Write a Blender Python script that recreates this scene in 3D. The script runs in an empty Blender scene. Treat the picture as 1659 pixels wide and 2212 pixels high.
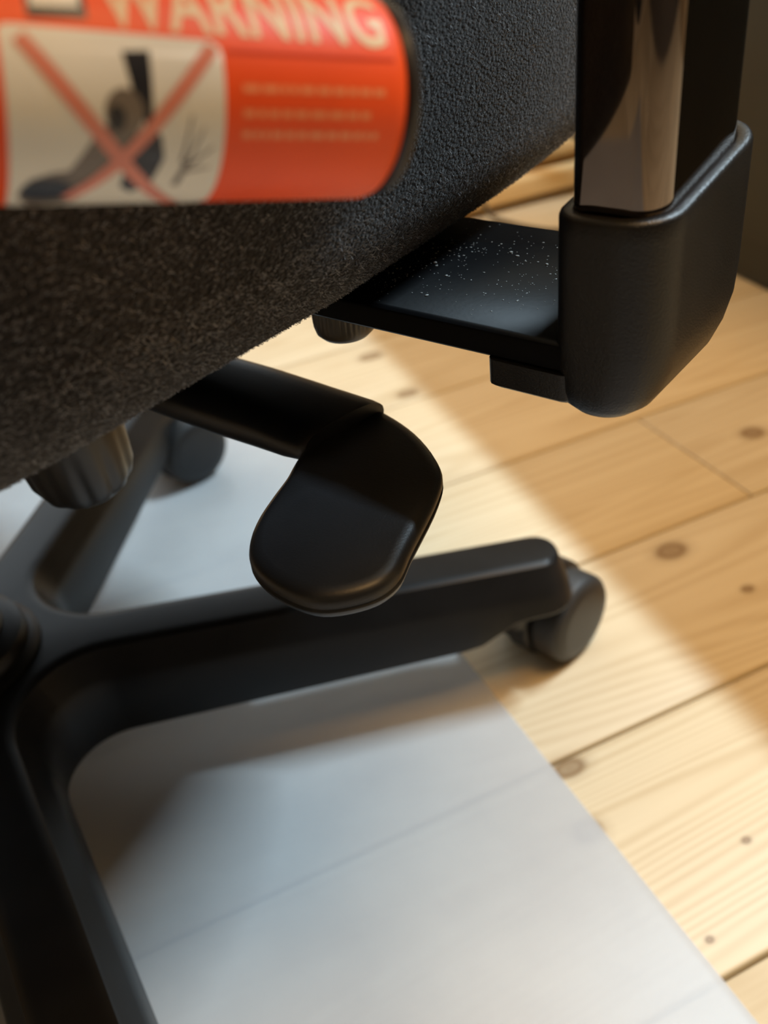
import bpy, bmesh, math, random
from mathutils import Matrix, Vector, noise

scene = bpy.context.scene
COL = scene.collection
PI = math.pi

# ------------------------------------------------------------------ camera
FPX, IW, IH = 2090.0, 1659.0, 2212.0
cam_data = bpy.data.cameras.new('camera')
cam = bpy.data.objects.new('camera', cam_data)
COL.objects.link(cam)
right = Vector((0.901243, -0.4222, -0.097508))
down = Vector((-0.317428, -0.490104, -0.811811))
fwd = Vector((0.294958, 0.762591, -0.575721))
cam.matrix_world = Matrix(((right.x, -down.x, -fwd.x, 0.0),
                           (right.y, -down.y, -fwd.y, 0.0),
                           (right.z, -down.z, -fwd.z, 0.44),
                           (0, 0, 0, 1)))
cam_data.sensor_fit = 'VERTICAL'
cam_data.sensor_height = 32.0
cam_data.lens = FPX / IH * 32.0
cam_data.clip_start = 0.01
cam_data.dof.use_dof = True
cam_data.dof.focus_distance = 0.285
cam_data.dof.aperture_fstop = (cam_data.lens / 1000.0) / 0.0035
scene.camera = cam

# ------------------------------------------------------------------ colour management, world, lights
vs = scene.view_settings
vs.view_transform = 'Standard'
vs.look = 'None'
vs.exposure = 0.0
vs.gamma = 1.0
vs.use_curve_mapping = False
scene.cycles.max_bounces = 7
scene.cycles.diffuse_bounces = 3
scene.cycles.glossy_bounces = 3

world = bpy.data.worlds.new('world')
scene.world = world
world.use_nodes = True
world.node_tree.nodes['Background'].inputs[0].default_value = (1.0, 0.72, 0.45, 1)
world.node_tree.nodes['Background'].inputs[1].default_value = 0.03


def area_light(name, loc, target, size, size_y, power, color):
    ld = bpy.data.lights.new(name, 'AREA')
    ld.shape = 'RECTANGLE'
    ld.size = size
    ld.size_y = size_y
    ld.energy = power
    ld.color = color
    ob = bpy.data.objects.new(name, ld)
    COL.objects.link(ob)
    ob.location = loc
    z = (Vector(loc) - Vector(target)).normalized()
    x = (Vector((0, 1, 0)) - Vector((0, 1, 0)).dot(z) * z).normalized()      # long side along world Y
    y = z.cross(x)
    ob.matrix_world = Matrix(((x.x, y.x, z.x, loc[0]), (x.y, y.y, z.y, loc[1]), (x.z, y.z, z.z, loc[2]), (0, 0, 0, 1)))
    return ob


# cool white light tube high on the right, its length along Y
cool = area_light('cool_tube_light', (1.52, 0.38, 2.06), (0.15, 0.5, 0.0), 0.60, 0.03, 62, (0.66, 0.86, 1.0))
# warm room lamp under the ceiling
warm = area_light('warm_ceiling_light', (0.55, -0.15, 2.3), (0.35, 0.45, 0.0), 0.9, 0.9, 38, (1.0, 0.58, 0.22))

# ------------------------------------------------------------------ material helpers


def mat_new(name):
    m = bpy.data.materials.new(name)
    m.use_nodes = True
    nt = m.node_tree
    for n in list(nt.nodes):
        nt.nodes.remove(n)
    out = nt.nodes.new('ShaderNodeOutputMaterial')
    b = nt.nodes.new('ShaderNodeBsdfPrincipled')
    nt.links.new(b.outputs[0], out.inputs[0])
    return m, nt, b, out


def nd(nt, t, **kw):
    n = nt.nodes.new(t)
    for k, v in kw.items():
        setattr(n, k, v)
    return n


def mapping(nt, scale=(1, 1, 1), loc=(0, 0, 0), coord='Object'):
    tc = nd(nt, 'ShaderNodeTexCoord')
    mp = nd(nt, 'ShaderNodeMapping')
    mp.inputs['Scale'].default_value = scale
    mp.inputs['Location'].default_value = loc
    nt.links.new(tc.outputs[coord], mp.inputs[0])
    return mp


def ramp(nt, src, stops):
    r = nd(nt, 'ShaderNodeValToRGB')
    el = r.color_ramp.elements
    while len(el) > 1:
        el.remove(el[-1])
    el[0].position = stops[0][0]
    el[0].color = (*stops[0][1], 1)
    for p, c in stops[1:]:
        e = el.new(p)
        e.color = (*c, 1)
    nt.links.new(src, r.inputs[0])
    return r


def plastic(name, col, rough, bump=0.0, bscale=900.0, spec=0.5, dust=0.0, coat=0.0):
    """moulded plastic: faint mottling, fine grain relief, optional dust"""
    m, nt, b, out = mat_new(name)
    mp = mapping(nt)
    n1 = nd(nt, 'ShaderNodeTexNoise')
    n1.inputs['Scale'].default_value = 35
    n1.inputs['Detail'].default_value = 4
    nt.links.new(mp.outputs[0], n1.inputs[0])
    r = ramp(nt, n1.outputs[0], [(0.3, tuple(c * 0.8 for c in col)), (0.7, tuple(min(1, c * 1.2 + dust) for c in col))])
    nt.links.new(r.outputs[0], b.inputs['Base Color'])
    rr = nd(nt, 'ShaderNodeMapRange')
    rr.inputs[3].default_value = rough * 0.85
    rr.inputs[4].default_value = min(1, rough * 1.15)
    nt.links.new(n1.outputs[0], rr.inputs[0])
    nt.links.new(rr.outputs[0], b.inputs['Roughness'])
    b.inputs['Specular IOR Level'].default_value = spec
    b.inputs['Coat Weight'].default_value = coat
    if bump:
        n2 = nd(nt, 'ShaderNodeTexNoise')
        n2.inputs['Scale'].default_value = bscale
        n2.inputs['Detail'].default_value = 2
        nt.links.new(mp.outputs[0], n2.inputs[0])
        bp = nd(nt, 'ShaderNodeBump')
        bp.inputs['Strength'].default_value = bump
        bp.inputs['Distance'].default_value = 0.0005
        nt.links.new(n2.outputs[0], bp.inputs['Height'])
        nt.links.new(bp.outputs[0], b.inputs['Normal'])
    return m


KNOTS = [  # x, y, radius along the plank, radius across (metres, on the floor)
    (0.3796, 0.4264, 0.0120, 0.0085), (0.5347, 0.517, 0.010, 0.008), (0.3955, 0.3673, 0.0045, 0.0035),
    (0.3304, 0.840, 0.012, 0.008), (0.3269, 0.7468, 0.010, 0.007), (-0.0123, 0.3812, 0.013, 0.010),
    (0.1937, 0.2608, 0.008, 0.007), (0.2085, 0.3000, 0.010, 0.006), (0.2083, 0.1837, 0.0022, 0.0018),
    (0.2601, 0.2172, 0.0026, 0.002), (0.45, 0.93, 0.010, 0.007), (0.16, 0.93, 0.011, 0.008)]


def pine(name, tone=1.0, knots=(), rand=True, lo=(0.55, 0.42, 0.25), hi=(0.74, 0.63, 0.44), rough=0.46):
    m, nt, b, out = mat_new(name)
    geo = nd(nt, 'ShaderNodeNewGeometry')
    oi = nd(nt, 'ShaderNodeObjectInfo')
    # world position, shifted per plank so each plank has a grain of its own
    sh = nd(nt, 'ShaderNodeVectorMath', operation='SCALE')
    comb = nd(nt, 'ShaderNodeCombineXYZ')
    nt.links.new(oi.outputs['Random'], comb.inputs[0])
    nt.links.new(oi.outputs['Random'], comb.inputs[1])
    nt.links.new(oi.outputs['Random'], comb.inputs[2])
    nt.links.new(comb.outputs[0], sh.inputs[0])
    sh.inputs['Scale'].default_value = 7.0
    add = nd(nt, 'ShaderNodeVectorMath', operation='ADD')
    nt.links.new(geo.outputs['Position'], add.inputs[0])
    nt.links.new(sh.outputs[0], add.inputs[1])
    # long, wandering grain
    mp = nd(nt, 'ShaderNodeMapping')
    mp.inputs['Scale'].default_value = (2.2, 40.0, 40.0)
    nt.links.new(add.outputs[0], mp.inputs[0])
    n1 = nd(nt, 'ShaderNodeTexNoise')
    n1.inputs['Scale'].default_value = 1.0
    n1.inputs['Detail'].default_value = 5
    n1.inputs['Roughness'].default_value = 0.55
    nt.links.new(mp.outputs[0], n1.inputs[0])
    # growth rings: bands across the plank warped by noise
    mp2 = nd(nt, 'ShaderNodeMapping')
    mp2.inputs['Scale'].default_value = (0.5, 9.0, 9.0)
    nt.links.new(add.outputs[0], mp2.inputs[0])
    n2 = nd(nt, 'ShaderNodeTexNoise')
    n2.inputs['Scale'].default_value = 1.0
    n2.inputs['Detail'].default_value = 1.5
    nt.links.new(mp2.outputs[0], n2.inputs[0])
    mul = nd(nt, 'ShaderNodeMath', operation='MULTIPLY')
    mul.inputs[1].default_value = 300.0
    nt.links.new(n2.outputs[0], mul.inputs[0])
    sn = nd(nt, 'ShaderNodeMath', operation='SINE')
    nt.links.new(mul.outputs[0], sn.inputs[0])
    mr = nd(nt, 'ShaderNodeMapRange')
    mr.inputs[1].default_value = -1
    mr.inputs[2].default_value = 1
    nt.links.new(sn.outputs[0], mr.inputs[0])
    # fine fibre
    mp3 = nd(nt, 'ShaderNodeMapping')
    mp3.inputs['Scale'].default_value = (14.0, 420.0, 420.0)
    nt.links.new(add.outputs[0], mp3.inputs[0])
    n3 = nd(nt, 'ShaderNodeTexNoise')
    n3.inputs['Scale'].default_value = 1.0
    n3.inputs['Detail'].default_value = 2
    nt.links.new(mp3.outputs[0], n3.inputs[0])
    # blend
    w1 = nd(nt, 'ShaderNodeMath', operation='MULTIPLY')
    w1.inputs[1].default_value = 0.45
    nt.links.new(n1.outputs[0], w1.inputs[0])
    w2 = nd(nt, 'ShaderNodeMath', operation='MULTIPLY_ADD')
    w2.inputs[1].default_value = 0.26
    nt.links.new(mr.outputs[0], w2.inputs[0])
    nt.links.new(w1.outputs[0], w2.inputs[2])
    w3 = nd(nt, 'ShaderNodeMath', operation='MULTIPLY_ADD')
    w3.inputs[1].default_value = 0.22
    nt.links.new(n3.outputs[0], w3.inputs[0])
    nt.links.new(w2.outputs[0], w3.inputs[2])
    mid = tuple((a + c) / 2 for a, c in zip(lo, hi))
    r = ramp(nt, w3.outputs[0], [(0.22, tuple(c * tone for c in hi)), (0.5, tuple((a * 0.35 + c * 0.65) * tone for a, c in zip(lo, hi))),
                                 (0.78, tuple(c * tone for c in lo))])
    col = r.outputs[0]
    if rand:
        hsv = nd(nt, 'ShaderNodeHueSaturation')
        vr = nd(nt, 'ShaderNodeMapRange')
        vr.inputs[3].default_value = 0.92
        vr.inputs[4].default_value = 1.06
        nt.links.new(oi.outputs['Random'], vr.inputs[0])
        nt.links.new(vr.outputs[0], hsv.inputs['Value'])
        nt.links.new(col, hsv.inputs['Color'])
        col = hsv.outputs[0]
    for (kx, ky, ra, rb) in knots:
        sub = nd(nt, 'ShaderNodeVectorMath', operation='SUBTRACT')
        sub.inputs[1].default_value = (kx, ky, 0)
        nt.links.new(geo.outputs['Position'], sub.inputs[0])
        sc_ = nd(nt, 'ShaderNodeVectorMath', operation='MULTIPLY')
        sc_.inputs[1].default_value = (1 / ra, 1 / rb, 0)
        nt.links.new(sub.outputs[0], sc_.inputs[0])
        ln = nd(nt, 'ShaderNodeVectorMath', operation='LENGTH')
        nt.links.new(sc_.outputs[0], ln.inputs[0])
        half = nd(nt, 'ShaderNodeMath', operation='MULTIPLY')
        half.inputs[1].default_value = 0.5
        nt.links.new(ln.outputs['Value'], half.inputs[0])
        kr = ramp(nt, half.outputs[0], [(0.0, (0.72,) * 3), (0.22, (0.66,) * 3), (0.38, (0.85,) * 3), (0.5, (0.5,) * 3), (0.66, (0.14,) * 3), (1.0, (0, 0, 0))])
        mx = nd(nt, 'ShaderNodeMixRGB')
        mx.inputs[2].default_value = (0.20, 0.11, 0.045, 1)
        nt.links.new(kr.outputs[0], mx.inputs[0])
        nt.links.new(col, mx.inputs[1])
        col = mx.outputs[0]
    nt.links.new(col, b.inputs['Base Color'])
    b.inputs['Roughness'].default_value = rough
    b.inputs['Specular IOR Level'].default_value = 0.3
    bp = nd(nt, 'ShaderNodeBump')
    bp.inputs['Strength'].default_value = 0.25
    bp.inputs['Distance'].default_value = 0.0006
    nt.links.new(w3.outputs[0], bp.inputs['Height'])
    nt.links.new(bp.outputs[0], b.inputs['Normal'])
    return m


def fabric_mat():
    m, nt, b, out = mat_new('seat_fabric')
    mp = mapping(nt, (1, 0.55, 1.0))
    n1 = nd(nt, 'ShaderNodeTexNoise')
    n1.inputs['Scale'].default_value = 900
    n1.inputs['Detail'].default_value = 4
    n1.inputs['Roughness'].default_value = 0.7
    nt.links.new(mp.outputs[0], n1.inputs[0])
    v = nd(nt, 'ShaderNodeTexVoronoi')
    v.inputs['Scale'].default_value = 1100
    nt.links.new(mp.outputs[0], v.inputs[0])
    r = ramp(nt, n1.outputs[0], [(0.35, (0.006, 0.0058, 0.006)), (0.55, (0.019, 0.018, 0.018)), (0.72, (0.085, 0.084, 0.086))])
    nt.links.new(r.outputs[0], b.inputs['Base Color'])
    b.inputs['Roughness'].default_value = 0.95
    b.inputs['Specular IOR Level'].default_value = 0.1
    b.inputs['Sheen Weight'].default_value = 0.25
    b.inputs['Sheen Roughness'].default_value = 0.5
    b.inputs['Sheen Tint'].default_value = (0.75, 0.72, 0.70, 1)
    mix = nd(nt, 'ShaderNodeMath', operation='SUBTRACT')
    nt.links.new(n1.outputs[0], mix.inputs[0])
    nt.links.new(v.outputs['Distance'], mix.inputs[1])
    bp = nd(nt, 'ShaderNodeBump')
    bp.inputs['Strength'].default_value = 0.7
    bp.inputs['Distance'].default_value = 0.0010
    nt.links.new(mix.outputs[0], bp.inputs['Height'])
    nt.links.new(bp.outputs[0], b.inputs['Normal'])
    return m


def mat_mat():
    """frosted, slightly see-through plastic sheet"""
    m, nt, b, out = mat_new('frosted_plastic_sheet')
    mp = mapping(nt)
    n1 = nd(nt, 'ShaderNodeTexNoise')
    n1.inputs['Scale'].default_value = 14
    n1.inputs['Detail'].default_value = 5
    nt.links.new(mp.outputs[0], n1.inputs[0])
    r = ramp(nt, n1.outputs[0], [(0.3, (0.70, 0.71, 0.73)), (0.7, (0.79, 0.80, 0.81))])
    nt.links.new(r.outputs[0], b.inputs['Base Color'])
    b.inputs['Roughness'].default_value = 0.36
    b.inputs['Specular IOR Level'].default_value = 0.5
    n2 = nd(nt, 'ShaderNodeTexNoise')
    n2.inputs['Scale'].default_value = 600
    nt.links.new(mp.outputs[0], n2.inputs[0])
    bp = nd(nt, 'ShaderNodeBump')
    bp.inputs['Strength'].default_value = 0.12
    bp.inputs['Distance'].default_value = 0.0004
    nt.links.new(n2.outputs[0], bp.inputs['Height'])
    nt.links.new(bp.outputs[0], b.inputs['Normal'])
    tr = nd(nt, 'ShaderNodeBsdfTransparent')
    tr.inputs[0].default_value = (0.95, 0.97, 1.0, 1)
    mx = nd(nt, 'ShaderNodeMixShader')
    mx.inputs[0].default_value = 0.56
    nt.links.new(b.outputs[0], mx.inputs[1])
    nt.links.new(tr.outputs[0], mx.inputs[2])
    nt.links.new(mx.outputs[0], out.inputs[0])
    return m


def simple(name, col, rough=0.5, metallic=0.0, spec=0.5, nscale=30, var=0.12):
    m, nt, b, out = mat_new(name)
    mp = mapping(nt)
    n1 = nd(nt, 'ShaderNodeTexNoise')
    n1.inputs['Scale'].default_value = nscale
    n1.inputs['Detail'].default_value = 3
    nt.links.new(mp.outputs[0], n1.inputs[0])
    r = ramp(nt, n1.outputs[0], [(0.3, tuple(c * (1 - var) for c in col)), (0.7, tuple(min(1, c * (1 + var)) for c in col))])
    nt.links.new(r.outputs[0], b.inputs['Base Color'])
    b.inputs['Roughness'].default_value = rough
    b.inputs['Metallic'].default_value = metallic
    b.inputs['Specular IOR Level'].default_value = spec
    return m


M = {}
M['plank'] = pine('pine_floorboard', 1.0, KNOTS)
M['skirt'] = pine('pine_skirting', 1.0, (), True, (0.62, 0.34, 0.11), (0.93, 0.70, 0.37))
M['subfloor'] = simple('dark_subfloor', (0.10, 0.065, 0.035), 0.8)
M['mat'] = mat_mat()
M['fabric'] = fabric_mat()
M['fibre'] = simple('fabric_fibre', (0.16, 0.16, 0.165), 0.7, 0, 0.4, 300, 0.6)
M['base'] = plastic('black_nylon_base', (0.010, 0.010, 0.0105), 0.38, 0.10, 1400, 0.22)
M['caster'] = plastic('black_caster_plastic', (0.014, 0.0145, 0.016), 0.42, 0.05, 1200)
M['tread'] = plastic('caster_tread', (0.028, 0.027, 0.026), 0.55)
M['plate'] = plastic('black_lacquered_steel', (0.003, 0.003, 0.0034), 0.36, 0.04, 500, 0.06)
M['sleeve'] = plastic('satin_black_sleeve', (0.007, 0.0065, 0.0064), 0.38, 0.30, 1700, 0.38)
M['lever'] = plastic('black_lever_plastic', (0.008, 0.0085, 0.010), 0.40, 0.10, 1600)
M['knob'] = plastic('black_rubber_knob', (0.010, 0.0095, 0.009), 0.42)
M['screw'] = plastic('worn_black_screw', (0.075, 0.066, 0.054), 0.45)
M['post'] = simple('glossy_black_chrome', (0.17, 0.140, 0.122), 0.05, 1.0)
M['dust'] = simple('pale_dust', (0.36, 0.37, 0.36), 0.9)
M['cabinet'] = simple('dark_green_brown_lacquer', (0.018, 0.020, 0.014), 0.5, 0, 0.5, 8, 0.2)
M['cable'] = simple('dark_cable', (0.10, 0.08, 0.05), 0.5)
M['wallp'] = simple('warm_plaster', (0.46, 0.36, 0.23), 0.9)
M['dimwall'] = simple('dimmed_wall', (0.10, 0.085, 0.07), 0.9)  # dimness behind the viewer put into the wall colour, for darker reflections
M['ceil'] = simple('white_plaster', (0.75, 0.73, 0.68), 0.9)
M['orange'] = simple('orange_label', (0.82, 0.075, 0.004), 0.5, 0, 0.4)
M['cream'] = simple('cream_print', (0.72, 0.69, 0.61), 0.5, 0, 0.4)
M['letter'] = simple('pale_gold_print', (0.72, 0.52, 0.30), 0.5, 0, 0.4)
M['smalltext'] = simple('pale_orange_print', (0.88, 0.27, 0.11), 0.35)
M['ink'] = simple('black_print', (0.012, 0.012, 0.016), 0.35)
M['greyink'] = simple('grey_brown_print', (0.16, 0.13, 0.105), 0.35)
M['redink'] = simple('red_print', (0.66, 0.22, 0.15), 0.35)
M['darkred'] = simple('dark_red_print', (0.55, 0.035, 0.004), 0.35)
M['capmetal'] = simple('black_can_rim', (0.015, 0.013, 0.013), 0.35, 0.0)

# ------------------------------------------------------------------ mesh helpers


def link(name, me, material=None, parent=None, smooth=True):
    ob = bpy.data.objects.new(name, me)
    COL.objects.link(ob)
    if material is not None:
        me.materials.append(material)
    if smooth:
        for p in me.polygons:
            p.use_smooth = True
    if parent is not None:
        ob.parent = parent
    return ob


def from_bm(name, bm, material=None, parent=None, smooth=True, angle=None):
    bmesh.ops.recalc_face_normals(bm, faces=bm.faces)
    if angle is not None:
        for e in bm.edges:
            if len(e.link_faces) == 2 and e.calc_face_angle() > angle:
                e.smooth = False
    me = bpy.data.meshes.new(name)
    bm.to_mesh(me)
    bm.free()
    return link(name, me, material, parent, smooth)


def tag(ob, label=None, cat=None, kind=None, group=None):
    if label:
        ob['label'] = label
    if cat:
        ob['category'] = cat
    if kind:
        ob['kind'] = kind
    if group:
        ob['group'] = group
    return ob


def box_bm(x0, x1, y0, y1, z0, z1, bev=0.0, seg=2):
    bm = bmesh.new()
    bmesh.ops.create_cube(bm, size=1.0)
    for v in bm.verts:
        v.co = Vector((x0 if v.co.x < 0 else x1, y0 if v.co.y < 0 else y1, z0 if v.co.z < 0 else z1))
    if bev:
        bmesh.ops.bevel(bm, geom=bm.edges[:], offset=bev, segments=seg, profile=0.5, affect='EDGES')
    return bm


def box(name, x0, x1, y0, y1, z0, z1, material, parent=None, bev=0.0, seg=2):
    return from_bm(name, box_bm(x0, x1, y0, y1, z0, z1, bev, seg), material, parent, bev > 0, math.radians(50))


def loft(name, rings, material, parent=None, cap0=True, cap1=True, angle=math.radians(40), closed=True):
    """rings: list of equal-length lists of points"""
    bm = bmesh.new()
    vr = [[bm.verts.new(p) for p in ring] for ring in rings]
    n = len(rings[0])
    for a, b in zip(vr, vr[1:]):
        for i in range(n if closed else n - 1):
            j = (i + 1) % n
            bm.faces.new((a[i], a[j], b[j], b[i]))
    if cap0:
        bm.faces.new(vr[0])
    if cap1:
        bm.faces.new(vr[-1])
    return from_bm(name, bm, material, parent, True, angle)


def lathe(name, prof, material, parent=None, seg=48, axis_mat=None, ridges=0, ridge_depth=0.0, angle=math.radians(35)):
    """prof: (r, z[, ridged]) from one end to the other, turned round Z, then placed by axis_mat"""
    bm = bmesh.new()
    rows = []
    for pr in prof:
        r, z = pr[0], pr[1]
        rid = pr[2] if len(pr) > 2 else 0
        if r < 1e-6:
            rows.append([bm.verts.new((0, 0, z))])
            continue
        row = []
        for i in range(seg):
            a = 2 * PI * i / seg
            rr = r
            if rid and ridges:
                rr = r - ridge_depth * (0.5 - 0.5 * math.cos(a * ridges)) ** 2
            row.append(bm.verts.new((rr * math.cos(a), rr * math.sin(a), z)))
        rows.append(row)
    for a, b in zip(rows, rows[1:]):
        for i in range(seg):
            j = (i + 1) % seg
            if len(a) == 1 and len(b) == 1:
                continue
            if len(a) == 1:
                bm.faces.new((a[0], b[j], b[i]))
            elif len(b) == 1:
                bm.faces.new((a[i], a[j], b[0]))
            else:
                bm.faces.new((a[i], a[j], b[j], b[i]))
    if axis_mat is not None:
        bmesh.ops.transform(bm, matrix=axis_mat, verts=bm.verts)
    return from_bm(name, bm, material, parent, True, angle)


def axis_matrix(origin, zdir):
    q = Vector(zdir).to_track_quat('Z', 'Y')
    return Matrix.Translation(Vector(origin)) @ q.to_matrix().to_4x4()


def tube(name, pts, r, material, parent=None, seg=10):
    """round tube through points"""
    bm = bmesh.new()
    P = [Vector(p) for p in pts]
    rows = []
    for i, p in enumerate(P):
        t = (P[min(i + 1, len(P) - 1)] - P[max(i - 1, 0)]).normalized()
        q = t.to_track_quat('Z', 'Y').to_matrix()
        rows.append([bm.verts.new(p + q @ Vector((r * math.cos(2 * PI * k / seg), r * math.sin(2 * PI * k / seg), 0))) for k in range(seg)])
    for a, b in zip(rows, rows[1:]):
        for i in range(seg):
            j = (i + 1) % seg
            bm.faces.new((a[i], a[j], b[j], b[i]))
    bm.faces.new(rows[0])
    bm.faces.new(rows[-1])
    return from_bm(name, bm, material, parent, True, math.radians(60))


def spline(pts, n):
    """Catmull-Rom through 2D/3D points"""
    out = []
    P = [Vector(p) for p in pts]
    for i in range(len(P) - 1):
        p0, p1, p2, p3 = P[max(i - 1, 0)], P[i], P[i + 1], P[min(i + 2, len(P) - 1)]
        for k in range(n):
            t = k / n
            out.append(0.5 * ((2 * p1) + (p2 - p0) * t + (2 * p0 - 5 * p1 + 4 * p2 - p3) * t * t + (3 * p1 - p0 - 3 * p2 + p3) * t ** 3))
    out.append(P[-1])
    return out


def closed_spline(pts, n):
    P = [Vector(p) for p in pts]
    m = len(P)
    out = []
    for i in range(m):
        p0, p1, p2, p3 = P[i - 1], P[i], P[(i + 1) % m], P[(i + 2) % m]
        for k in range(n):
            t = k / n
            out.append(0.5 * ((2 * p1) + (p2 - p0) * t + (2 * p0 - 5 * p1 + 4 * p2 - p3) * t * t + (3 * p1 - p0 - 3 * p2 + p3) * t ** 3))
    return out


def rrect(x0, x1, y0, y1, r, n=8):
    """rounded rectangle outline, counter-clockwise, r = one radius or 4 (x1y0, x1y1, x0y1, x0y0)"""
    if not isinstance(r, (tuple, list)):
        r = (r,) * 4
    pts = []
    for (cx, cy, rr, a0) in ((x1 - r[0], y0 + r[0], r[0], -PI / 2), (x1 - r[1], y1 - r[1], r[1], 0), (x0 + r[2], y1 - r[2], r[2], PI / 2), (x0 + r[3], y0 + r[3], r[3], PI)):
        for k in range(n + 1):
            a = a0 + PI / 2 * k / n
            pts.append((cx + rr * math.cos(a), cy + rr * math.sin(a)))
    return pts


def empty(name, loc=(0, 0, 0), rz=0.0):
    ob = bpy.data.objects.new(name, None)
    ob.empty_display_size = 0.05
    COL.objects.link(ob)
    ob.location = loc
    ob.rotation_euler = (0, 0, rz)
    return ob


# ------------------------------------------------------------------ the room
RX0, RX1, RY0, RY1, RZ = -1.9, 2.0, -1.7, 1.16, 2.4
floor = box('floor', RX0, RX1, RY0, RY1, -0.05, -0.020, M['subfloor'])
tag(floor, 'pine plank floor', None, 'structure')
PW, PY0 = 0.1412, 0.1662          # plank pitch along Y, one known seam
rnd = random.Random(5)
k = math.floor((RY0 - PY0) / PW)
while PY0 + k * PW < RY1:
    y0 = max(RY0, PY0 + k * PW)
    y1 = min(RY1, PY0 + (k + 1) * PW)
    if k == 2:
        joints = [RX0, 0.4734, RX1]
    else:
        j = rnd.uniform(-1.6, -0.5)
        joints = [RX0, j, rnd.uniform(0.95, 1.7), RX1]
    for xa, xb in zip(joints, joints[1:]):
        if y1 - y0 > 0.01:
            box('plank', xa + 0.0006, xb - 0.0006, y0 + 0.0011, y1 - 0.0011, -0.020, 0.0, M['plank'], floor, 0.0016, 2)
    k += 1

wall_back = box('wall_back', RX0, RX1, RY1, RY1 + 0.1, -0.05, RZ, M['wallp'])
wall_front = box('wall_front', RX0, RX1, RY0 - 0.1, RY0, -0.05, RZ, M['dimwall'])
wall_left = box('wall_left', RX0 - 0.1, RX0, RY0 - 0.1, RY1 + 0.1, -0.05, RZ, M['wallp'])
wall_right = box('wall_right', RX1, RX1 + 0.1, RY0 - 0.1, RY1 + 0.1, -0.05, RZ, M['wallp'])
ceiling = box('ceiling', RX0 - 0.1, RX1 + 0.1, RY0 - 0.1, RY1 + 0.1, RZ, RZ + 0.05, M['ceil'])
for ob, lab in ((wall_back, 'plain wall behind the pine skirting'), (wall_front, 'plain wall behind the viewer'), (wall_left, 'plain wall on the left'),
                (wall_right, 'plain wall on the right'), (ceiling, 'white ceiling')):
    tag(ob, lab, None, 'structure')

# low daylit window in the back wall
win = empty('window_1', (-0.12, RY1, 0.12))
tag(win, 'low daylit window in the back wall left of the chair', None, 'structure')
gm = bpy.data.materials.new('daylit_pane')
gm.use_nodes = True
gb = gm.node_tree.nodes['Principled BSDF']
gb.inputs['Base Color'].default_value = (0.6, 0.7, 0.8, 1)
gb.inputs['Roughness'].default_value = 0.1
gb.inputs['Emission Color'].default_value = (0.74, 0.88, 1.0, 1)
gb.inputs['Emission Strength'].default_value = 1.4
for xa in (-0.46, -0.14, 0.18):
    box('pane', xa + 0.012, xa + 0.308, -0.012, -0.006, 0.10, 0.74, gm, win)
for xa in (-0.46, -0.14, 0.18, 0.50):
    box('window_frame', xa - 0.012, xa + 0.012, -0.026, -0.001, 0.085, 0.755, M['ceil'], win, 0.002)
for za in (0.085, 0.74):
    box('window_frame', -0.448, 0.488, -0.026, -0.001, za, za + 0.015, M['ceil'], win, 0.002)

# pine skirting: a foot board, a shadow groove, a rounded middle board, a ledge
sk = box('baseboard_back', RX0, RX1, 1.150, 1.160, 0.0, 0.20, M['skirt'])
tag(sk, 'layered pine skirting boards along the back wall', None, 'structure')
box('skirting_board', RX0, RX1, 1.126, 1.150, 0.010, 0.042, M['skirt'], sk, 0.006, 3)
box('skirting_board', RX0, RX1, 1.132, 1.150, 0.055, 0.076, M['skirt'], sk, 0.005, 3)
box('skirting_board', RX0, RX1, 1.141, 1.150, 0.078, 0.17, M['skirt'], sk, 0.003, 2)

# ------------------------------------------------------------------ dark cabinet on the right
cab = empty('cabinet', (0.73, 0.55, 0.0), math.radians(-3))
tag(cab, 'dark green-brown cabinet standing on the pine floor behind the armrest post', 'cabinet')
box('carcass', 0.004, 0.46, -0.45, 0.345, 0.0, 0.672, M['cabinet'], cab, 0.003)
box('top_board', 0.0, 0.465, -0.455, 0.35, 0.672, 0.69, M['cabinet'], cab, 0.003)
box('side_panel', 0.0, 0.004, -0.40, 0.30, 0.05, 0.64, M['cabinet'], cab, 0.001)

# ------------------------------------------------------------------ chair mat
out2 = rrect(-1.25, 0.2002, -0.75, 1.04, 0.03, 6)
mat = loft('chair_mat', [[(x, y, z) for x, y in [((px - (-0.525)) * s + (-0.525), (py - 0.145) * s + 0.145) for px, py in out2]]
                         for z, s in ((0.0002, 1.0), (0.0016, 1.0), (0.0021, 0.9993))], M['mat'])
tag(mat, 'frosted white see-through plastic mat lying on the pine floor under the chair', 'chair mat')

# ------------------------------------------------------------------ the chair
CH = empty('office_chair', (-0.08, 0.453, 0.0), math.radians(-62))
tag(CH, 'black office chair with dark grey fabric seat and five-star base on casters', 'office chair')

# --- five-star base: each leg is one 72 degree wedge
RT = 0.346
LEGDEG = (49.5, 121.5, 193.5, 265.5, -22.5)


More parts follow.
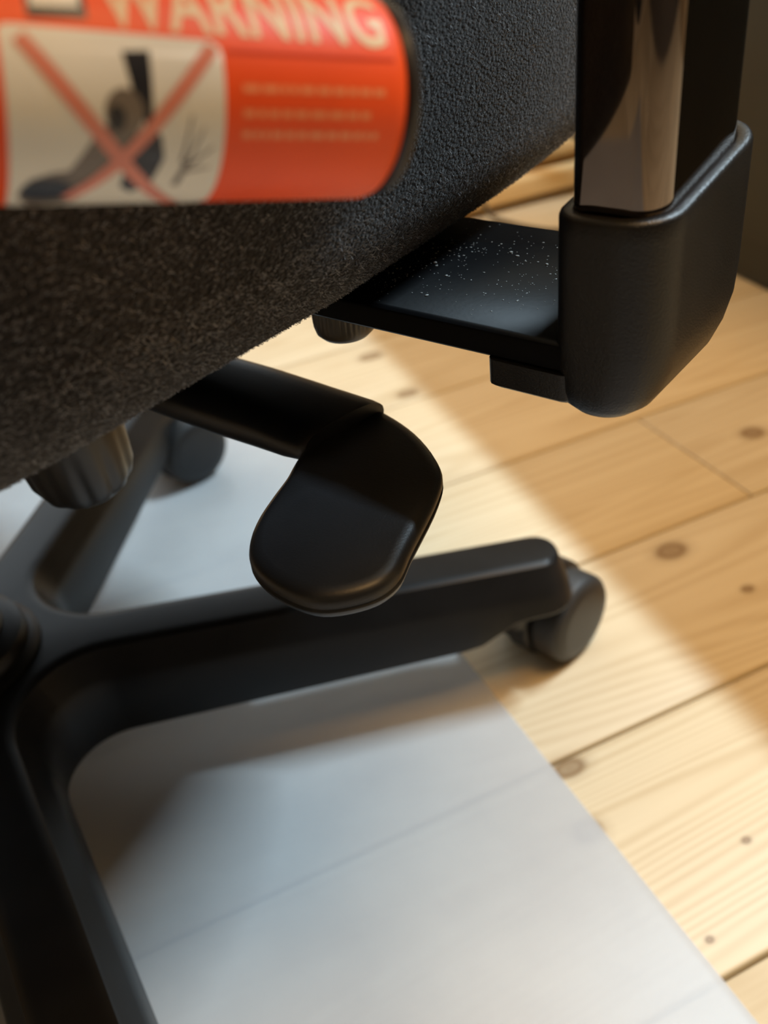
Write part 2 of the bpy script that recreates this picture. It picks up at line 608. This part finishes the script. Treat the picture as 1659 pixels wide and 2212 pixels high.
def leg_ring(w, rf, tipx, final=None):
    """half outlines for a leg along +X, from the bisector on the left side round the tip to the right side"""
    half = []
    s36, c36 = math.sin(PI / 5), math.cos(PI / 5)
    dc = (w + rf) / s36
    cx, cy = dc * c36, w + rf
    xt = cx
    a_end = -PI / 2
    a_start = math.atan2(-s36, -c36)      # towards the origin along the bisector
    nf = 9
    for i in range(nf + 1):
        a = a_start + (a_end - a_start) * i / nf
        half.append((cx + rf * math.cos(a), cy + rf * math.sin(a)))
    rc = min(w * 0.92, 0.020)
    x1 = tipx - rc
    for i in range(1, 25):
        half.append((xt + (x1 - xt) * i / 24, w))
    nc = 7
    for i in range(1, nc + 1):
        a = PI / 2 - PI / 2 * i / nc
        half.append((tipx - rc + rc * math.cos(a), w - rc + rc * math.sin(a)))
    if final:
        h2 = []
        for i, (x, y) in enumerate(half):
            if i <= nf:
                h2.append((xt * i / nf, 0.0))
            else:
                h2.append((min(x, tipx - 0.004), 0.0))
        half = h2
    full = half + [(x, -y) for x, y in reversed(half)]
    return full


def ztop(r):
    t = max(0.0, min(1.0, (r - 0.045) / (0.33 - 0.045)))
    return 0.102 - 0.013 * t


def zbot(r):
    t = max(0.0, min(1.0, (r - 0.280) / 0.032))
    t = t * t * (3 - 2 * t)
    return 0.048 + 0.013 * t


def leg_mesh():
    W0, RF0 = 0.0265, 0.034
    bm = bmesh.new()
    rows = []
    spec = [(0.0135, 0.0, 0, True), (0.0090, 0.0, 0, False), (0.0125, 0.0003, 0, False), (0.0148, 0.0018, 0, False), (0.0160, 0.0045, 0, False),
            (0.0222, 0.0150, 0, False), (0.0240, 0.0195, 0, False), (0.0262, 0.0, 1, False), (0.0255, -0.002, 1, False), (0.0225, -0.0022, 1, False), (0.0135, 0.006, 1, True)]
    for w, dz, bot, fin in spec:
        rf = RF0 + (W0 - w)
        tip = RT - (W0 - w) * 0.55
        ring = leg_ring(w, rf, tip, fin)
        row = []
        for x, y in ring:
            r = math.hypot(x, y)
            z = (zbot(r) + dz) if bot else (ztop(r) - dz)
            row.append(bm.verts.new((x, y, z)))
        rows.append(row)
    for a, b in zip(rows, rows[1:]):
        for i in range(len(a) - 1):
            bm.faces.new((a[i], a[i + 1], b[i + 1], b[i]))
    bmesh.ops.remove_doubles(bm, verts=bm.verts, dist=1e-6)
    bmesh.ops.dissolve_degenerate(bm, edges=bm.edges, dist=1e-7)
    bmesh.ops.recalc_face_normals(bm, faces=bm.faces)
    if sum(f.normal.z for f in bm.faces if f.calc_center_median().z > 0.085) < 0:
        bmesh.ops.reverse_faces(bm, faces=bm.faces)
    for e in bm.edges:
        if len(e.link_faces) == 2 and e.calc_face_angle() > math.radians(30):
            e.smooth = False
    me = bpy.data.meshes.new('leg')
    bm.to_mesh(me)
    bm.free()
    return me


leg_me = leg_mesh()
leg_me.materials.append(M['base'])
for p in leg_me.polygons:
    p.use_smooth = True
for i, dg in enumerate(LEGDEG):
    lg = bpy.data.objects.new('leg', leg_me)
    COL.objects.link(lg)
    lg.parent = CH
    lg.rotation_euler = (0, 0, math.radians(dg))

lathe('hub_collar', [(0.0, 0.060), (0.045, 0.060), (0.047, 0.098), (0.0465, 0.1035), (0.043, 0.106), (0.0415, 0.1065), (0.0415, 0.110), (0.040, 0.114), (0.034, 0.117), (0.0, 0.117)], M['base'], CH, 56)
lathe('gas_column', [(0.0, 0.110), (0.031, 0.110), (0.031, 0.122), (0.029, 0.125), (0.029, 0.19), (0.0255, 0.193), (0.0255, 0.235), (0.0145, 0.238), (0.0145, 0.285), (0.0, 0.285)], M['caster'], CH, 48)


def make_caster(pos_r, deg, axle_world_deg, off, base_z=0.0023):
    """twin-wheel caster: stem, hood, two wheels"""
    c = empty('caster')
    c.parent = CH
    a = math.radians(deg)
    c.location = (pos_r * math.cos(a), pos_r * math.sin(a), base_z)
    c.rotation_euler = (0, 0, math.radians(axle_world_deg + 62))   # local X is the axle
    RW = 0.0290
    # wheels sit off the stem along local Y
    for sgn in (-1, 1):
        inner, outer = sgn * 0.0075, sgn * 0.0285
        am = axis_matrix((0, off, RW), (sgn, 0, 0))
        w0 = 0.0075
        wheel = lathe('wheel', [(0.0, w0), (0.020, w0), (RW - 0.002, w0 + 0.001), (RW, w0 + 0.003), (RW, 0.0235), (RW - 0.0008, 0.0255), (RW - 0.003, 0.0278),
                                (RW - 0.005, 0.0285), (0.020, 0.0277), (0.0, 0.0272)], M['tread'], c, 40, am)
        lathe('wheel_disc', [(0.0, 0.0294), (0.018, 0.0293), (0.0228, 0.0290), (0.0238, 0.0284), (0.0238, 0.026)], M['caster'], wheel, 36, am)
    # hood: arched shell over the wheels, open at the back
    rings = []
    for xw, dr in ((-0.0066, 0.0), (-0.0058, 0.0012), (0.0058, 0.0012), (0.0066, 0.0)):
        ring = []
        R1 = RW + 0.0015 + dr
        for kk in range(19):
            t = math.radians(-60 + 245 * kk / 18)
            ring.append((xw, off + R1 * math.cos(t) * -1, RW + R1 * math.sin(t)))
        for kk in range(19):
            t = math.radians(185 - 245 * kk / 18)
            ring.append((xw, off - 0.012 * math.cos(t), RW + 0.012 * math.sin(t)))
        rings.append([(p[0], p[1], max(p[2], 0.002)) for p in ring])
    loft('hood', rings, M['caster'], c)
    lathe('stem', [(0.0, 0.036), (0.0085, 0.036), (0.0105, 0.047), (0.0105, 0.0575), (0.0085, 0.0585), (0.0085, 0.066), (0.0, 0.066)], M['caster'], c, 24)
    return c


make_caster(0.314, LEGDEG[0], -68, 0.031, 0.0002)
make_caster(0.312, LEGDEG[1], -72, 0.030)
make_caster(0.305, LEGDEG[2], 40, 0.016)
make_caster(0.305, LEGDEG[3], 100, 0.016)
make_caster(0.305, LEGDEG[4], 20, 0.016)

# --- seat cushion
SY0, SY1 = -0.235, 0.335


def seat_outline(n=160):
    pts = []
    cy, b = (SY0 + SY1) / 2, (SY1 - SY0) / 2
    for i in range(n):
        t = 2 * PI * i / n
        e = 2 / 6.5
        cx_, sy_ = math.cos(t), math.sin(t)
        y = cy + b * math.copysign(abs(sy_) ** e, sy_)
        wx = 0.250 - 0.42 * (y - 0.03) ** 2
        x = wx * math.copysign(abs(cx_) ** e, cx_)
        pts.append((x, y))
    return pts


so = seat_outline(240)
# even spacing along the outline
acc = [0.0]
for a, b in zip(so, so[1:] + so[:1]):
    acc.append(acc[-1] + math.hypot(b[0] - a[0], b[1] - a[1]))
NS = 200
even = []
jx = 0
for i in range(NS):
    d = acc[-1] * i / NS
    while acc[jx + 1] < d:
        jx += 1
    t = (d - acc[jx]) / max(1e-9, acc[jx + 1] - acc[jx])
    p, q = so[jx], so[(jx + 1) % len(so)]
    even.append((p[0] + (q[0] - p[0]) * t, p[1] + (q[1] - p[1]) * t))
nrm = []
for i in range(NS):
    a, b = even[i - 3], even[(i + 3) % NS]
    t = Vector((b[0] - a[0], b[1] - a[1])).normalized()
    nrm.append((t.y, -t.x))
rr_ = 0.030
prof = [(-0.16, 0.3265), (-0.09, 0.3265), (-0.03, 0.3268)]
for kk in range(0, 11):
    a = -PI / 2 + PI / 2 * kk / 10
    prof.append((-0.004 + rr_ * math.cos(a), 0.3268 + rr_ + rr_ * math.sin(a)))
prof += [(0.0275, 0.372), (0.0285, 0.388), (0.0275, 0.404), (0.023, 0.418), (0.013, 0.430), (-0.004, 0.438), (-0.03, 0.443), (-0.08, 0.445), (-0.16, 0.444)]
rings = []
for off, z in prof:
    ring = []
    for (x, y), (nx, ny) in zip(even, nrm):
        px, py = x + nx * off, y + ny * off
        if off < -0.025:                         # deep insets: shrink towards the middle instead of offsetting
            f = 1 + off / 0.25
            px, py = x * f, 0.04 + (y - 0.04) * f
        ring.append((px, py, z))
    rings.append(ring)
seat = loft('seat', rings, M['fabric'], CH, True, True, PI)
seat['label'] = 'dark grey woven seat cushion'

# short fuzzy fibres of the cloth on the side the room sees
frnd = random.Random(11)
verts, faces = [], []
cand = []
for i in range(NS):
    if even[i][0] > 0.05:
        cand.append(i)
nprof = [j for j in range(4, len(prof) - 4)]
for _ in range(90000):
    i = frnd.choice(cand)
    j = frnd.choice(nprof)
    u, v = frnd.random(), frnd.random()
    a, b = Vector(rings[j][i]), Vector(rings[j][(i + 1) % NS])
    c, d = Vector(rings[j + 1][i]), Vector(rings[j + 1][(i + 1) % NS])
    p = (a * (1 - u) + b * u) * (1 - v) + (c * (1 - u) + d * u) * v
    n = (b - a).cross(c - a)
    if n.length < 1e-12:
        continue
    n.normalize()
    if n.dot(Vector((nrm[i][0], nrm[i][1], -0.2))) < 0:
        n = -n
    t1 = (b - a).normalized()
    t2 = n.cross(t1)
    an = frnd.gauss(0.2, 0.9)
    dirv = t1 * math.cos(an) + t2 * math.sin(an)
    L = frnd.uniform(0.0006, 0.0017)
    w = frnd.uniform(0.00006, 0.00013)
    lift = frnd.uniform(0.05, 0.45)
    side = n.cross(dirv) * w
    base = p - n * 0.0001
    mid = p + dirv * L * 0.55 + n * L * lift
    tip = p + dirv * L + n * L * lift * frnd.uniform(0.1, 1.3)
    k0 = len(verts)
    verts += [base - side, base + side, mid + side, mid - side, tip]
    faces += [(k0, k0 + 1, k0 + 2, k0 + 3), (k0 + 3, k0 + 2, k0 + 4)]
fme = bpy.data.meshes.new('fabric_pile')
fme.from_pydata([tuple(v) for v in verts], [], faces)
pile = link('fabric_pile', fme, M['fibre'], seat, False)
pile['kind'] = 'stuff'

# --- mechanism under the seat
box('mechanism_housing', -0.11, 0.075, -0.13, 0.14, 0.275, 0.3262, M['plate'], CH, 0.006, 3)

# --- armrest bracket plate
pl_out = rrect(0.03, 0.342, 0.0640, 0.1405, 0.004, 4)
plate = loft('armrest_bracket', [[(x, y, z) for x, y in rrect(0.03 + i_, 0.342, 0.0640 + i_, 0.1405 - i_, 0.004, 4)]
                                 for z, i_ in ((0.3172, 0.0008), (0.3180, 0.0), (0.3240, 0.0), (0.3247, 0.0003), (0.3250, 0.0010))], M['plate'], CH)
plate['label'] = 'flat black steel bracket with dust specks'
drnd = random.Random(3)
bm = bmesh.new()
clusters = [(0.262, 0.112, 0.006), (0.281, 0.118, 0.010), (0.305, 0.095, 0.012), (0.252, 0.082, 0.006), (0.28, 0.085, 0.02), (0.27, 0.10, 0.02), (0.298, 0.12, 0.02), (0.257, 0.098, 0.01)]


def speck(x, y, s):
    mt = Matrix.Translation((x, y, 0.3250 + s * 0.25)) @ Matrix.Rotation(drnd.uniform(0, PI), 4, 'Z') @ Matrix.Diagonal((s * drnd.uniform(0.7, 1.9), s, s * 0.5, 1))
    bmesh.ops.create_icosphere(bm, subdivisions=1, radius=1.0, matrix=mt)


for _ in range(420):
    cx_, cy_, sp = drnd.choice(clusters)
    x, y = drnd.gauss(cx_, sp), drnd.gauss(cy_, sp)
    if 0.245 < x < 0.335 and 0.067 < y < 0.138:
        speck(x, y, drnd.choice([0.00012, 0.00016, 0.00016, 0.0002, 0.00028]))
for x, y, s in ((0.2627, 0.0995, 0.0007), (0.2645, 0.0975, 0.0005), (0.2805, 0.1165, 0.0006), (0.284, 0.1145, 0.0005), (0.291, 0.134, 0.0006), (0.296, 0.130, 0.0007), (0.303, 0.132, 0.0009),
                (0.300, 0.117, 0.0005), (0.296, 0.112, 0.0005), (0.255, 0.087, 0.0005), (0.275, 0.077, 0.0005), (0.272, 0.092, 0.0005), (0.313, 0.118, 0.0005)):
    speck(x, y, s)
dust = from_bm('dust', bm, M['dust'], plate, True)
dust['kind'] = 'stuff'
dust['label'] = 'pale dust specks'

# thumb screw below the bracket
lathe('thumb_screw', [(0.0, 0.3030), (0.0080, 0.3032), (0.0098, 0.3050), (0.0104, 0.3072), (0.0106, 0.3095, 1), (0.0106, 0.3175, 1), (0.0, 0.3180)], M['screw'], plate, 144,
      Matrix.Translation((0.237, 0.0815, 0)), ridges=36, ridge_depth=0.0006, angle=math.radians(80))

# --- armrest sleeve (socket) with its lower lip
X0, X1, Y0, Y1 = 0.3235, 0.3535, 0.0625, 0.1270


def rim_z(x, y):
    t = max(0.0, min(1.0, (y - Y0) / (Y1 - Y0)))
    return 0.3600 + 0.0085 * t ** 1.5


NB = 9
CR = (0.0135, 0.0135, 0.008, 0.008)
srings = []
for zz, ins_x1, ins_y1, ins in ((0.3055, 0.0125, 0.026, 0.0070), (0.3062, 0.0090, 0.020, 0.0040), (0.3085, 0.0055, 0.0135, 0.0015), (0.3125, 0.0028, 0.0085, 0.0003),
                                (0.3180, 0.0010, 0.0045, 0.0), (0.3250, 0.0, 0.0015, 0.0), (0.3330, 0.0, 0.0, 0.0)):
    hw_ = (X1 - ins_x1 - X0 - ins) / 2 - 0.0004
    o_ = rrect(X0 + ins, X1 - ins_x1, Y0 + ins * 0.6, Y1 - ins_y1, tuple(min(hw_, c) for c in CR), NB)
    srings.append([(x, y, zz) for x, y in o_])
o_ = rrect(X0, X1, Y0, Y1, CR, NB)
for f in (0.3, 0.6, 0.85):
    srings.append([(x, y, 0.333 + (rim_z(x, y) - 0.0015 - 0.333) * f) for x, y in o_])
srings.append([(x, y, rim_z(x, y) - 0.0015) for x, y in o_])


def inset(pts, d):
    cx_ = (X0 + X1) / 2
    res = []
    n = len(pts)
    for i in range(n):
        a, b = Vector(pts[i - 1]), Vector(pts[(i + 1) % n])
        t = (b - a)
        if t.length < 1e-9:
            res.append(pts[i])
            continue
        t.normalize()
        res.append((pts[i][0] - t.y * d, pts[i][1] + t.x * d))
    return res


for d, dz in ((0.0004, -0.0005), (0.0013, 0.0), (0.0034, 0.0), (0.0044, -0.0005), (0.0047, -0.0016), (0.0048, -0.012)):
    srings.append([(x, y, rim_z(x, y) + dz) for x, y in inset(o_, d)])
sleeve = loft('armrest_sleeve', srings, M['sleeve'], CH, True, True, math.radians(50))
sleeve['label'] = 'satin black plastic sleeve'
lip = loft('sleeve_lip', [[(x, y, z) for x, y in rrect(0.3040 + i_, 0.330, 0.0628 + i_, 0.120, 0.003, 3)] for z, i_ in ((0.3085, 0.0012), (0.3095, 0.0), (0.3171, 0.0))], M['sleeve'], sleeve)

# --- armrest post: flat oval tube, then the arm pad above the picture
prings = []
for z, sx in ((0.3345, 0.0), (0.40, 0.0), (0.46, 0.0005), (0.53, 0.001), (0.60, 0.002)):
    prings.append([(x + sx, y, z) for x, y in rrect(0.3262, 0.3497, 0.0680, 0.1215, (0.0085, 0.0100, 0.0070, 0.0040), 14)])
post = loft('armrest_post', prings, M['post'], CH, True, True, math.radians(60))
post['label'] = 'glossy black chrome oval tube'
pad = loft('arm_pad', [[(x, y, z) for x, y in rrect(0.30 + i_, 0.385 - i_, -0.02 + i_, 0.23 - i_, 0.035, 8)] for z, i_ in ((0.595, 0.006), (0.600, 0.001), (0.612, 0.0), (0.622, 0.004), (0.626, 0.012))], M['sleeve'], CH)

# --- height lever: shaft and paddle
LZ = 0.279
lever = empty('height_lever')
lever.parent = CH
lever['label'] = 'black lever with curved paddle'
# shaft: flat oval section running outward, tapering onto the paddle
shaft = []
NSE = 28
for x, yc, hw, zc, hh in ((0.05, 0.061, 0.0165, 0.2800, 0.0085), (0.16, 0.0612, 0.0180, 0.2795, 0.0088), (0.205, 0.0608, 0.0182, 0.2795, 0.0088), (0.225, 0.0603, 0.0178, 0.2797, 0.0083),
                          (0.238, 0.0597, 0.0182, 0.2800, 0.0072), (0.2475, 0.0596, 0.0180, 0.2803, 0.0062), (0.2505, 0.0602, 0.0168, 0.2805, 0.0055)):
    ring = []
    for i in range(NSE):
        a = 2 * PI * i / NSE
        ca, sa = math.cos(a), math.sin(a)
        e = 2 / 2.6
        dy = hw * math.copysign(abs(ca) ** e, ca)
        dz = hh * math.copysign(abs(sa) ** e, sa)
        xx = x
        if x > 0.235:
            xx = x + dy * 0.18 * (x - 0.235) / 0.0155
        ring.append((xx, yc + dy, zc + dz))
    shaft.append(ring)
loft('shaft', shaft, M['lever'], lever, True, True, math.radians(35))
pad_out = [(0.236, 0.0785), (0.2515, 0.0775), (0.2715, 0.0705), (0.2890, 0.0585), (0.2965, 0.0460), (0.3045, 0.0215), (0.3085, 0.0090), (0.3062, -0.0005), (0.2970, -0.0095), (0.2840, -0.0108),
           (0.2712, -0.0072), (0.2632, 0.0000), (0.2578, 0.0092), (0.2538, 0.0200), (0.2508, 0.0295), (0.2482, 0.0355), (0.2460, 0.0410), (0.2440, 0.0470), (0.2400, 0.0520), (0.231, 0.0550), (0.226, 0.060), (0.229, 0.0755)]
po = [(p.x, p.y) for p in closed_spline([(x, y, 0) for x, y in pad_out], 5)]
pcx, pcy = 0.268, 0.034


def inset2(pts, d):
    res = []
    n = len(pts)
    for i in range(n):
        a, b = Vector(pts[i - 2]), Vector(pts[(i + 2) % n])
        t = (b - a).normalized()
        # outline runs clockwise here, inward is to the right of travel
        res.append((pts[i][0] + t.y * d, pts[i][1] - t.x * d))
    return res


area2 = sum(po[i - 1][0] * po[i][1] - po[i][0] * po[i - 1][1] for i in range(len(po)))
sg = 1.0 if area2 < 0 else -1.0
prr = []
for d, z in ((0.0040, 0.2725), (0.0012, 0.2728), (0.0003, 0.2738), (0.0, 0.2750), (0.0006, 0.2757), (0.0006, 0.2761), (0.0, 0.2767), (0.0, 0.2780), (0.0006, 0.2795), (0.0022, 0.2806), (0.0045, 0.2810)):
    prr.append([(x, y, z) for x, y in inset2(po, sg * d)])
bm = bmesh.new()
vr = [[bm.verts.new(p) for p in ring] for ring in prr]
n_ = len(po)
for a, b in zip(vr, vr[1:]):
    for i in range(n_):
        bm.faces.new((a[i], a[(i + 1) % n_], b[(i + 1) % n_], b[i]))
bm.faces.new(vr[0])
bm.faces.new(vr[-1])
bmesh.ops.triangulate(bm, faces=[f for f in bm.faces if len(f.verts) > 4])
paddle = from_bm('paddle', bm, M['lever'], lever, True, math.radians(40))

# --- tension knob under the seat
kb, ke = Vector((0.1370, 0.0265, 0.279)), Vector((0.1300, 0.0345, 0.2385))
kd = (ke - kb)
kl = kd.length
lathe('tension_knob', [(0.0, -0.012), (0.0185, -0.012), (0.0205, 0.0), (0.0215, 0.008), (0.0217, kl * 0.55, 1), (0.0210, kl * 0.80, 1), (0.0192, kl * 0.93, 1), (0.0165, kl * 1.0), (0.0138, kl * 1.03), (0.0, kl * 1.04)],
      M['knob'], CH, 144, axis_matrix(kb, kd), ridges=12, ridge_depth=0.0010, angle=math.radians(70))

# ------------------------------------------------------------------ orange can in the foreground
can = empty('spray_can')
Ax = Vector((0.9772, 0.0395, -0.2084)).normalized()
Zx = Vector((0.0675, -0.9894, 0.1289))
Zx = (Zx - Zx.dot(Ax) * Ax).normalized()
Yx = Zx.cross(Ax)
P0 = Vector((0.0105, 0.1580, 0.4150))
can.matrix_world = Matrix(((Ax.x, Yx.x, Zx.x, P0.x), (Ax.y, Yx.y, Zx.y, P0.y), (Ax.z, Yx.z, Zx.z, P0.z), (0, 0, 0, 1)))
tag(can, 'orange and white can printed WARNING, held in front of the dark grey seat', 'can')
RC = 0.0160
XM = Matrix.Rotation(PI / 2, 4, 'Y')        # lathe Z -> local X
lathe('body', [(0.0, -0.008), (RC - 0.003, -0.008), (RC - 0.0006, -0.0068), (RC, -0.0055), (RC, 0.0560), (RC - 0.0005, 0.0575), (RC - 0.0016, 0.0585), (RC - 0.004, 0.0588), (0.0, 0.0588)], M['orange'], can, 96, XM)
lathe('rim', [(RC - 0.0035, 0.0575), (RC - 0.0010, 0.0585), (RC - 0.0005, 0.0595), (RC - 0.0009, 0.0606), (RC - 0.0028, 0.0610), (RC - 0.005, 0.0598), (0.0, 0.0592)], M['capmetal'], can, 96, XM)
lathe('valve_cap', [(0.0, -0.030), (0.007, -0.030), (0.0085, -0.028), (0.009, -0.010), (RC - 0.004, -0.0085), (RC - 0.004, -0.007)], M['capmetal'], can, 48, XM)


def wrap_bm(bm, lift):
    """(u along the can, a round the can) in mm -> curved onto the can, cut so it follows the curve"""
    for kk in range(-24, 25):
        geom = bm.verts[:] + bm.edges[:] + bm.faces[:]
        bmesh.ops.bisect_plane(bm, geom=geom, plane_co=(0, kk * 1.0, 0), plane_no=(0, 1, 0))
    bmesh.ops.triangulate(bm, faces=bm.faces[:])
    for v in bm.verts:
        u, a = v.co.x / 1000, v.co.y / 1000
        ph = a / RC
        rr = RC + lift
        v.co = Vector((u, rr * math.sin(ph), rr * math.cos(ph)))


def decal(name, polys, material, lift, parent):
    bm = bmesh.new()
    for poly in polys:
        vs_ = [bm.verts.new((x, y, 0)) for x, y in poly]
        bm.faces.new(vs_)
    wrap_bm(bm, lift)
    for f in bm.faces:
        f.normal_update()
    me = bpy.data.meshes.new(name)
    bm.to_mesh(me)
    bm.free()
    ob = link(name, me, material, parent, True)
    return ob


def circle(cx_, cy_, rx, ry, n=24):
    return [(cx_ + rx * math.cos(2 * PI * i / n), cy_ + ry * math.sin(2 * PI * i / n)) for i in range(n)]


def bar(p, q, w0, w1):
    a, b = Vector(p), Vector(q)
    t = (b - a).normalized()
    nn = Vector((-t.y, t.x))
    return [tuple(a + nn * w0), tuple(a - nn * w0), tuple(b - nn * w1), tuple(b + nn * w1)]


panel = decal('picture_panel', [[(-1.6, 7.2), (-0.9, 7.9), (0.5, 8.0), (26.6, 7.1), (27.8, 6.4), (28.1, 5.0), (28.1, -20.0), (27.0, -23.0), (-1.0, -23.0), (-1.8, -20.0)]], M['cream'], 0.00004, can)
decal('pictogram_tube', [[(13.9, 5.1), (17.7, 5.3), (17.6, -3.2), (16.6, -4.2), (15.0, -0.6)]], M['ink'], 0.00008, panel)
decal('pictogram_body', [[(-0.6, -16.6), (1.0, -13.0), (4.0, -11.6), (6.2, -11.2), (9.2, -6.4), (12.2, -3.2), (15.6, -4.4), (14.6, -7.8), (9.8, -14.2), (6.5, -20.5), (1.5, -22.0)]], M['greyink'], 0.00008, panel)
decal('pictogram_ring', [circle(13.7, -2.6, 2.7, 3.1)], M['greyink'], 0.00010, panel)
decal('pictogram_eye', [circle(12.6, -3.4, 1.2, 1.7)], M['ink'], 0.00013, panel)
decal('pictogram_foot', [[(15.6, -6.2), (17.4, -5.0), (18.8, -5.6), (19.4, -9.0), (18.0, -13.5), (15.4, -16.2), (13.6, -14.6), (13.8, -12.3)], circle(3.4, -15.6, 3.6, 3.0)], M['ink'], 0.00010, panel)
decal('pictogram_splash', [bar((22.0, -9.8), (23.2, -2.8), 0.25, 0.12), bar((22.6, -10.2), (25.0, -4.4), 0.25, 0.1), bar((22.8, -10.6), (26.6, -7.2), 0.3, 0.1), bar((22.6, -11.4), (26.4, -10.6), 0.3, 0.1),
                           bar((21.6, -14.4), (22.9, -9.6), 0.55, 0.45)], M['greyink'], 0.00010, panel)
decal('cross_bar', [bar((0.9, 6.4), (23.0, -21.6), 1.05, 1.05)], M['redink'], 0.00016, panel)
decal('cross_bar', [bar((26.8, 6.2), (6.2, -17.6), 0.95, 0.95)], M['redink'], 0.00018, panel)
decal('dark_icon', [[(2.6, 16.5), (10.6, 16.5), (10.2, 9.2), (2.5, 9.0)]], M['ink'], 0.00006, can)
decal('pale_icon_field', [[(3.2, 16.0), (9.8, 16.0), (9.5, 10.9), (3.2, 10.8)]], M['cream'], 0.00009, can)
decal('dividing_line', [[(28.8, 6.0), (55.6, 5.9), (55.6, 5.35), (28.8, 5.45)]], M['darkred'], 0.00006, can)
trnd = random.Random(2)
for yc, x1 in ((0.9, 54.0), (-2.4, 51.4), (-5.4, 53.0)):     # small print, too blurred to read
    polys = []
    x = 30.8
    while x < x1:
        w = trnd.uniform(0.9, 2.6)
        polys.append([(x, yc - 0.5), (min(x + w, x1), yc - 0.5), (min(x + w, x1), yc + 0.55), (x, yc + 0.55)])
        x += w + 0.45
    decal('small_print_line', polys, M['smalltext'], 0.00006, can)

# the word WARNING along the can
fc = bpy.data.curves.new('warning_text', 'FONT')
fc.body = 'WARNING'
fc.size = 1.0
fc.space_character = 1.06
fc.offset = 0.022
tob = bpy.data.objects.new('warning_text', fc)
COL.objects.link(tob)
dg = bpy.context.evaluated_depsgraph_get()
tme = bpy.data.meshes.new_from_object(tob.evaluated_get(dg))
COL.objects.unlink(tob)
bpy.data.objects.remove(tob)
xs = [v.co.x for v in tme.vertices]
ys = [v.co.y for v in tme.vertices]
bm = bmesh.new()
bm.from_mesh(tme)
for v in bm.verts:
    tu = (v.co.x - min(xs)) / (max(xs) - min(xs))
    ta = (v.co.y - min(ys)) / (max(ys) - min(ys))
    v.co = Vector((12.2 + 42.6 * tu, 8.2 - 0.9 * tu + 9.6 * ta, 0))
wrap_bm(bm, 0.00008)
wme = bpy.data.meshes.new('warning_lettering')
bm.to_mesh(wme)
bm.free()
wl = link('warning_lettering', wme, M['letter'], can, False)
wl['label'] = 'pale lettering reading WARNING'

# ------------------------------------------------------------------ cables by the skirting
c1 = tube('cable', spline([(0.606, 1.122, 0.19), (0.612, 1.121, 0.12), (0.616, 1.120, 0.07), (0.621, 1.117, 0.035), (0.628, 1.108, 0.010), (0.638, 1.085, 0.0035), (0.66, 1.03, 0.0032), (0.70, 0.98, 0.0032), (0.72, 0.90, 0.0032)], 8), 0.0030, M['cable'])
tag(c1, 'thin dark cable hanging down the pine skirting onto the floor', 'cable')
c2 = tube('cable', spline([(0.690, 1.128, 0.118), (0.725, 1.118, 0.100), (0.752, 1.112, 0.086), (0.772, 1.110, 0.078), (0.80, 1.108, 0.060), (0.84, 1.105, 0.012), (0.90, 1.10, 0.0035)], 8), 0.0035, M['cable'])
tag(c2, 'short dark cable drooping over the pine skirting beside the armrest post', 'cable')
